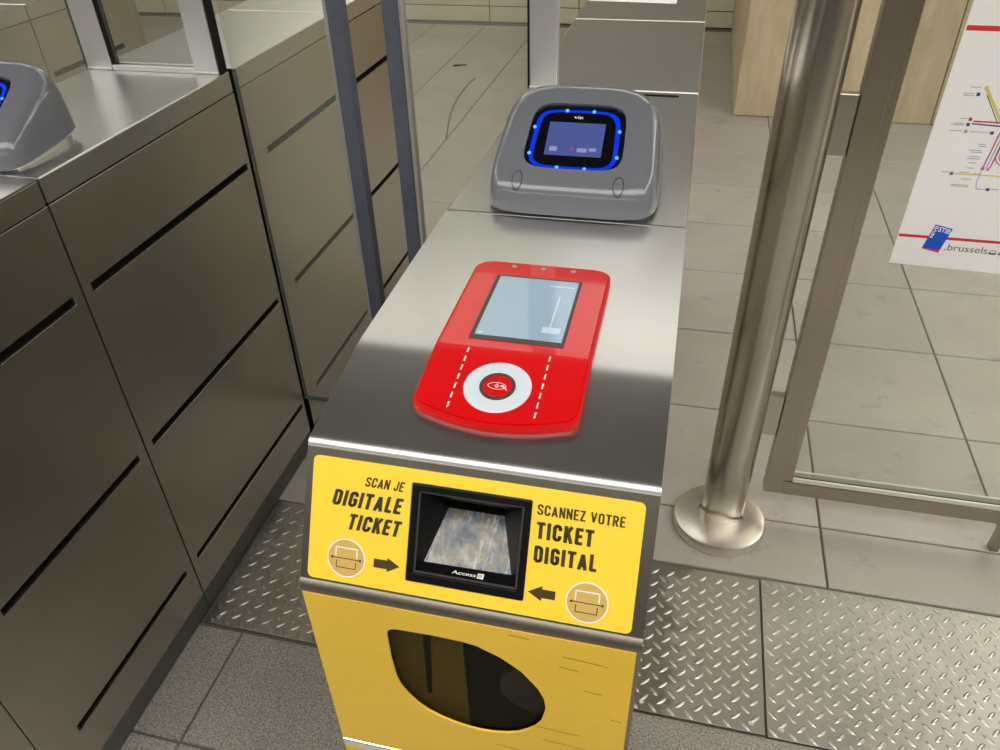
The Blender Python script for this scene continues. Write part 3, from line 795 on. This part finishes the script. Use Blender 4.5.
# ------------------------------------------------------------------ red card reader on the sloping nose
def red_reader():
    t = thing('contactless_reader', 'red contactless card reader with small display on the yellow-fronted gate', 'card reader', (-.152, .69, ZT))
    sf = lambda x, y, d=0.0: (x, y, zs(y) + d)
    def outline(grow):
        cx, hw = -.1520, .0842 + grow
        pts = []
        y1 = .8405 + grow; r_ = .021
        for sx, a0 in ((1, 0), (-1, 90)):
            for k in range(9):
                a = math.radians(a0 + 90 * k / 8); pts.append((cx + sx * (hw - r_) + r_ * math.cos(a), y1 - r_ + r_ * math.sin(a)))
        pts.append((cx - hw, .70)); pts.append((cx - hw, .655))
        r2_ = .014
        for k in range(6):
            a = math.radians(180 + 75 * k / 5); pts.append((cx - hw + r2_ + r2_ * math.cos(a), .5735 - grow + r2_ * math.sin(a)))
        for k in range(1, 14):
            u = -1 + 2 * k / 14; pts.append((cx + u * (hw - r2_ * .8), .5465 - grow + .0135 * u * u))
        for k in range(6):
            a = math.radians(285 + 75 * k / 5); pts.append((cx + hw - r2_ + r2_ * math.cos(a), .5735 - grow + r2_ * math.sin(a)))
        pts.append((cx + hw, .655)); pts.append((cx + hw, .70))
        return pts
    def bent(name, outer, d1, d0, mat, parent, holes=()):
        """a sheet that follows the bend of the top, cut at the bend line"""
        g = G().plate(outer, holes, d1 - d0, lambda u, v, d: (u, v, d), d1)
        bm = bmesh.new(); vs = [bm.verts.new(v) for v in g.v]
        for f in g.f:
            try: bm.faces.new([vs[i] for i in f])
            except ValueError: pass
        for yy in (.634, .640, .646, .652, .660):
            bmesh.ops.bisect_plane(bm, geom=bm.verts[:] + bm.edges[:] + bm.faces[:], plane_co=(0, yy, 0), plane_no=(0, 1, 0))
        bm.verts.index_update()
        q = G(); q.add([(v.co.x, v.co.y, zs(v.co.y) + v.co.z) for v in bm.verts], [[v.index for v in f.verts] for f in bm.faces]); bm.free()
        return mk(name, q, mat, parent)
    bent('base', outline(0), .0075, .0003, 'red_edge', t)
    pl = bent('face', outline(-.0035), .0098, .0075, 'red', t)
    mk('screen_border', G().plate(rect(-.2035, -.0995, .6655, .8045), [], .0008, sf, .0104), 'dark_grey', t)
    dsp = mk('display', G().plate(rect(-.1985, -.1030, .6735, .8005), [], .0005, sf, .0108), 'lcd', t)
    g = G()
    for a, b, c, d in ((-.128, -.108, .688, .700), (-.121, -.119, .70, .765), (-.135, -.106, .785, .788), (-.196, -.190, .676, .679)):
        g.add([sf(*p, .0111) for p in rect(a, b, c, d)], [(0, 1, 2, 3)])
    mk('display_marks', g, 'lcd_mark', dsp)['kind'] = 'stuff'
    for x in (-.1878, -.1510, -.1139):
        mk('sensor', G().plate(circle(x, .8278, .0032, 14, .0028), [], .0006, sf, .0102), 'sensor', t)
    rx, ry, R1 = -.1548, .5965, .0346
    mk('target_ring', G().plate(circle(rx, ry, R1), [circle(rx, ry, .0182)], .0006, sf, .0103), 'reader_ring', t)
    mk('button_rim', G().plate(circle(rx, ry, .0183), [circle(rx, ry, .0150)], .0015, sf, .0116), 'dark_grey', t)
    bt = mk('button', G().plate(circle(rx, ry, .0151), [], .0012, sf, .0112), 'red', t)
    P = lambda u, v: sf(u, v, .0115)
    g = ribbon([(rx - .0005 + .0092 * math.cos(2 * PI * k / 30), ry + .0045 * math.sin(2 * PI * k / 30)) for k in range(31)], .0006, P)
    for k in range(4):
        rr = .0012 + .0012 * k
        q = ribbon([(rx - .004 + rr * math.cos(a), ry + rr * math.sin(a) * .9) for a in [math.radians(-45 + 15 * i) for i in range(7)]], .0006, P); g.add(q.v, q.f)
    q = ribbon([(rx + .004, ry + .0015), (rx + .008, ry - .001), (rx + .0105, ry - .005)], .0007, P); g.add(q.v, q.f)
    q = ribbon([(rx + .003, ry - .0005), (rx + .0055, ry + .0015), (rx + .007, ry - .0025)], .0012, P); g.add(q.v, q.f)
    mk('contactless_symbol', g, 'white_print', bt)
    for x in (-.1980, -.1103):
        for k in range(7):
            y = .5655 + k * .0132
            mk('dash', G().add([sf(*p, .0101) for p in rect(x - .0008, x + .0008, y - .0038, y + .0038)], [(0, 1, 2, 3)]), 'white_print', t)
    return t
red_reader()

# ------------------------------------------------------------------ uprights and sliding glass doors
def upright(x0, x1, label, strip=None, edge=None):
    t = thing('upright_post', label, 'post', ((x0 + x1) / 2, 1.595, ZT))
    mk('profile', G().box(x0, x1, 1.580, 1.610, ZT + .0003, 1.95), 'aluminium', t, .002)
    mk('foot', G().box(x0 - .001, x1 + .001, 1.578, 1.611, ZT + .0003, ZT + .006), 'steel_top', t, .001)
    if strip: mk('rubber_strip', G().box(strip[0], strip[1], 1.582, 1.606, ZT + .0003, 1.95), 'black_matte', t)
    return t
upright(-.3210, -.2655, 'pale metal upright behind the middle grey validator', (-.3255, -.3212))
upright(-1.082, -1.0225, 'pale metal upright on the left gate, right one of two, by the black gap', (-1.0222, -1.0165))
upright(-1.3560, -1.292, 'pale metal upright on the left gate, left one of two, beside the green glass edge', (-1.2918, -1.2885))
t = thing('rail', 'low metal rail between the two uprights on the left gate', 'rail', (-1.187, 1.6, ZT))
mk('channel', G().box(-1.291, -1.083, 1.5805, 1.5865, ZT + .0003, ZT + .012).box(-1.291, -1.083, 1.6035, 1.6095, ZT + .0003, ZT + .012).box(-1.291, -1.083, 1.5866, 1.6034, ZT + .0003, ZT + .004), 'aluminium', t, .0008)
mk('pane', G().box(-1.287, -1.0835, 1.592, 1.598, ZT + .0045, 1.95), 'glass', t)

def leaf(xa, xb, edge, label, seal=True):
    """sliding glass leaf from xa (cabinet side) to xb (free edge)"""
    d = 1 if xb > xa else -1
    t = thing('glass_door_leaf', label, 'glass door', ((xa + xb) / 2, 1.626, .18), 'sliding glass door leaves')
    a, b = sorted((xa, xb - d * (.044 if seal else 0)))
    pn = mk('pane', G().box(a, b, 1.6215, 1.6315, .183, 1.85), 'glass_door', t)
    mk('bottom_edge', G().box(a, b, 1.6205, 1.6325, .178, .183), 'glass_edge', t)
    if seal:
        c = sorted((xb - d * .044, xb - d * .0355)); mk('seal_channel', G().box(c[0], c[1], 1.614, 1.639, .178, 1.85), 'aluminium', t, .001)
        c = sorted((xb - d * .0355, xb)); mk('rubber_seal', G().box(c[0], c[1], 1.611, 1.642, .178, 1.85), 'rubber', t, .004)['label'] = 'blue-grey rubber edge seal'
    return t, pn
leaf(-1.0152, -.7235, 0, 'sliding glass door leaf with blue rubber edge, coming out of the left gate')
l2, pane2 = leaf(-.3256, -.6365, 0, 'sliding glass door leaf with blue rubber edge, coming out of the middle gate')
t3, p3 = leaf(-1.3965, -1.70, 0, 'glass door leaf with green edge left of the left uprights')
mk('glass_edge', G().box(-1.3960, -1.3810, 1.6205, 1.6325, .178, 1.85), 'glass_edge', t3)
P = lambda u, v: (u, 1.6212, v)
q = G()
for pts, w in (([(-.4461, 1.1306), (-.4610, 1.118), (-.4763, 1.1004), (-.4870, 1.086), (-.4959, 1.072), (-.5040, 1.055), (-.5094, 1.0388), (-.5160, 1.010), (-.5194, .9936)], .0028), ([(-.4929, 1.1532), (-.4644, 1.1563)], .004), ([(-.4929, 1.1532), (-.478, 1.156)], .003)):
    r_ = ribbon(pts, w, P); q.add(r_.v, r_.f)
M['scuff'] = simple('scuff', (.16, .155, .13), .7)
mk('scuff_mark', q, 'scuff', l2)

# ------------------------------------------------------------------ round post and fixed glass gate at right
PX, PY, PR = .2160, 1.570, .0560
post = t = thing('round_post', 'thick round brushed steel post with a wide round base', 'post', (PX, PY, 0))
mk('tube', G().lathe(PX, PY, [(PR, .022), (PR, 2.0)], 64), 'steel_post', t, smooth=True)
mk('base_flange', G().lathe(PX - .007, PY - .030, [(.119, .0005), (.121, .003), (.121, .022), (.118, .0275), (.112, .030), (.0600, .0305), (.0590, .024)], 72, True, True), 'steel_flange', t, smooth=True)

GX0, GX1 = .3105, .377
gt = thing('glass_gate', 'steel framed glass gate panel hung on the round post, with a poster', 'gate', (.75, 1.595, .1))
yA, yB = 1.580, 1.612
mk('stile', G().box(GX0, GX0 + .048, yA, yB, .104, 2.0).box(GX0 + .048, GX1, yA + .006, yB - .006, .147, 2.0), 'steel_frame', gt, .0015)
br = mk('bottom_rail', G().box(GX0 + .0485, 1.30, yA, yB, .104, .146), 'steel_frame', gt, .0015)
mk('glazing_bead', G().box(GX1, 1.30, yA + .003, yA + .009, .1465, .160), 'clear_bead', br, .001)
mk('glazing_bead', G().box(GX1, 1.30, yB - .009, yB - .003, .1465, .166), 'clear_bead', br, .001)
mk('glazing_channel', G().box(GX1 - .003, 1.30, yA + .009, yB - .009, .1462, .150), 'gap', br)
mk('pane', G().box(GX1 - .001, 1.30, 1.592, 1.600, .151, 2.0), 'glass', gt)
for z0, z1 in ((1.020, 1.140), (.293, .419)):
    mk('hinge_block', G().box(PX + PR - .006, GX0 - .0005, 1.586, 1.606, z0, z1), 'steel', post, .002)
mk('leg', G().box(.894, .915, yA + .004, yB - .004, .0, .104), 'steel_frame', gt, .002)

# poster on the glass
YP = 1.590
ps = thing('poster', 'white transit map poster with red lines stuck on the right glass', 'poster', (.75, YP, .805))
Kx = YP / 1.571
def pp(x, z, d=0.0): return (x * Kx, YP - .0006 - d, 1.6 + (z - 1.6) * Kx)
mk('sheet', G().plate([(.4420, .8075), (1.05, .7930), (1.05, 1.345), (.4480, 1.345)], [], .0005, lambda u, v, d: pp(u, v, .0003 + d)), 'paper', ps)
def pband(nm, pts, w, mat, d=.0006): return mk(nm, ribbon(pts, w, lambda u, v: pp(u, v, d)), mat, ps)
pband('red_band', [(.4495, 1.2640), (1.05, 1.2610)], .0085, 'p_red')
pband('red_band', [(.4442, .8715), (1.05, .8685)], .0060, 'p_red')
lg = [(.5052, .8996), (.5385, .8924), (.5268, .8388), (.4938, .8457)]
logo = mk('logo', G().add([pp(*p, .0009) for p in lg], [(0, 1, 2, 3)]), 'p_blue', ps)
mk('logo_corner', G().add([pp(*p, .0011) for p in ((.4942, .8470), (.4938, .8457), (.5268, .8388), (.5282, .8452))], [(0, 1, 2, 3)]), 'p_red', logo)
def aff(o, e1, e2): return lambda u, v: pp(o[0] + e1[0] * u + e2[0] * v, o[1] + e1[1] * u + e2[1] * v, .0012)
lettering('STIB', .30, .97, .77, .96, aff((.4938, .8457), (.0330, -.0069), (.0114, .0539)), 'white_print', logo, .02)
lettering('MIVB', .48, .97, -.24, -.05, aff((.4938, .8457), (.0114, .0539), (-.0330, .0069)), 'white_print', logo, .02)
lettering('.brussels', .5357, .6150, .8455, .8600, lambda u, v: pp(u, v - (u - .5357) * .02, .0008), 'p_grey', ps, .0)
# little vehicle pictograms after the name
g = G()
for cx_ in (.6245, .6420, .6600):
    q = ribbon([(cx_ - .006, .8450), (cx_ - .006, .8490), (cx_ - .003, .8525), (cx_ + .003, .8525), (cx_ + .006, .8490), (cx_ + .006, .8450)], .0013, lambda u, v: pp(u, v, .0008)); g.add(q.v, q.f)
    g.add([pp(*p, .0008) for p in rect(cx_ - .007, cx_ + .007, .8435, .8475)], [(0, 1, 2, 3)])
mk('vehicle_pictograms', g, 'p_grey', ps)
# map lines
pband('map_line', [(.5125, 1.1653), (.5560, 1.1050)], .0050, 'p_yellow')
pband('map_line', [(.5171, 1.1530), (.5500, 1.1040)], .0016, 'p_grey', .0009)
pband('map_line', [(.5090, 1.1055), (.75, 1.1020)], .0028, 'p_red')
pband('map_line', [(.5080, 1.1010), (.5560, 1.0985), (.75, 1.0965)], .0026, 'p_navy')
pband('map_line', [(.5093, 1.0868), (.5465, 1.0859)], .0012, 'p_pale')
pband('map_line', [(.5019, 1.0054), (.75, 1.0040)], .0022, 'p_yellow')
pband('map_line', [(.5523, 1.0184), (.5505, .9904), (.5540, .9776), (.5740, .9780)], .0018, 'p_lilac')
for k, m_ in ((0, 'p_purple'), (.006, 'p_lilac'), (.012, 'p_purple')):
    pband('map_line', [(.5523 + k, 1.0200), (.5560 + k, 1.0500), (.5590 + k, 1.0800), (.5640 + k, 1.1100)], .0026, m_)
for k in (0, .006, .012):
    pts = [(.5700 + k, 1.0800)] + [(.5840 + (.0170 - k) * math.cos(a), 1.0450 + (.0190 - k) * math.sin(a)) for a in [math.radians(180 + 15 * i) for i in range(13)]] + [(.6010 - k, 1.0800)]
    pband('map_line', pts, .0024, 'p_orange')
pband('map_line', [(.5450, 1.1296), (.5900, 1.0700), (.7, 1.0300)], .0024, 'p_lilac')
for (x, z, m_) in ((.5125, 1.1653, 'p_yellow'), (.5025, 1.1537, 'p_navy'), (.5033, 1.1089, 'p_red'), (.5023, 1.0994, 'p_navy'), (.5024, 1.0864, 'p_pale'), (.5465, 1.0859, 'p_navy'), (.5614, 1.0175, 'p_pink'), (.5523, 1.0184, 'p_purple'), (.5019, 1.0054, 'p_grey'), (.5740, .9780, 'p_navy')):
    s_ = .0030
    mk('station_marker', G().add([pp(*p, .0012) for p in rect(x - s_, x + s_, z - s_, z + s_)], [(0, 1, 2, 3)]), m_, ps)
g = G()
for (x, z, w) in ((.486, 1.1660, .017), (.4776, 1.1547, .018), (.4790, 1.1510, .018), (.486, 1.1100, .012), (.478, 1.1010, .018), (.474, 1.0980, .022), (.474, 1.0870, .022), (.530, 1.0640, .014), (.532, 1.0600, .014), (.518, 1.0520, .022), (.522, 1.0485, .020), (.522, 1.0400, .02), (.520, 1.0360, .022), (.525, 1.0280, .014), (.525, 1.0180, .012), (.484, 1.0080, .013), (.515, 1.0090, .018), (.522, .9960, .018), (.508, .9840, .030), (.507, .9810, .032), (.578, .9790, .014), (.540, 1.0075, .012)):
    g.add([pp(*p, .0008) for p in rect(x, x + w, z - .0007, z + .0007)], [(0, 1, 2, 3)])
mk('station_names', g, 'p_pale', ps)

# white sheet lying on the rear of the middle row
sh = mk('white_sheet', G().add([(-.318, 2.430, ZT + .0008), (-.068, 2.412, ZT + .0008), (-.075, 2.66, ZT + .0008), (-.318, 2.66, ZT + .0008),
                                (-.318, 2.430, ZT + .0014), (-.068, 2.412, ZT + .0014), (-.075, 2.66, ZT + .0014), (-.318, 2.66, ZT + .0014)],
     [(4, 5, 6, 7), (3, 2, 1, 0), (0, 1, 5, 4), (1, 2, 6, 5), (2, 3, 7, 6), (3, 0, 4, 7)]), 'paper')
tag(sh, 'white sheet lying on top of the rearmost middle gate cabinet', 'sheet')
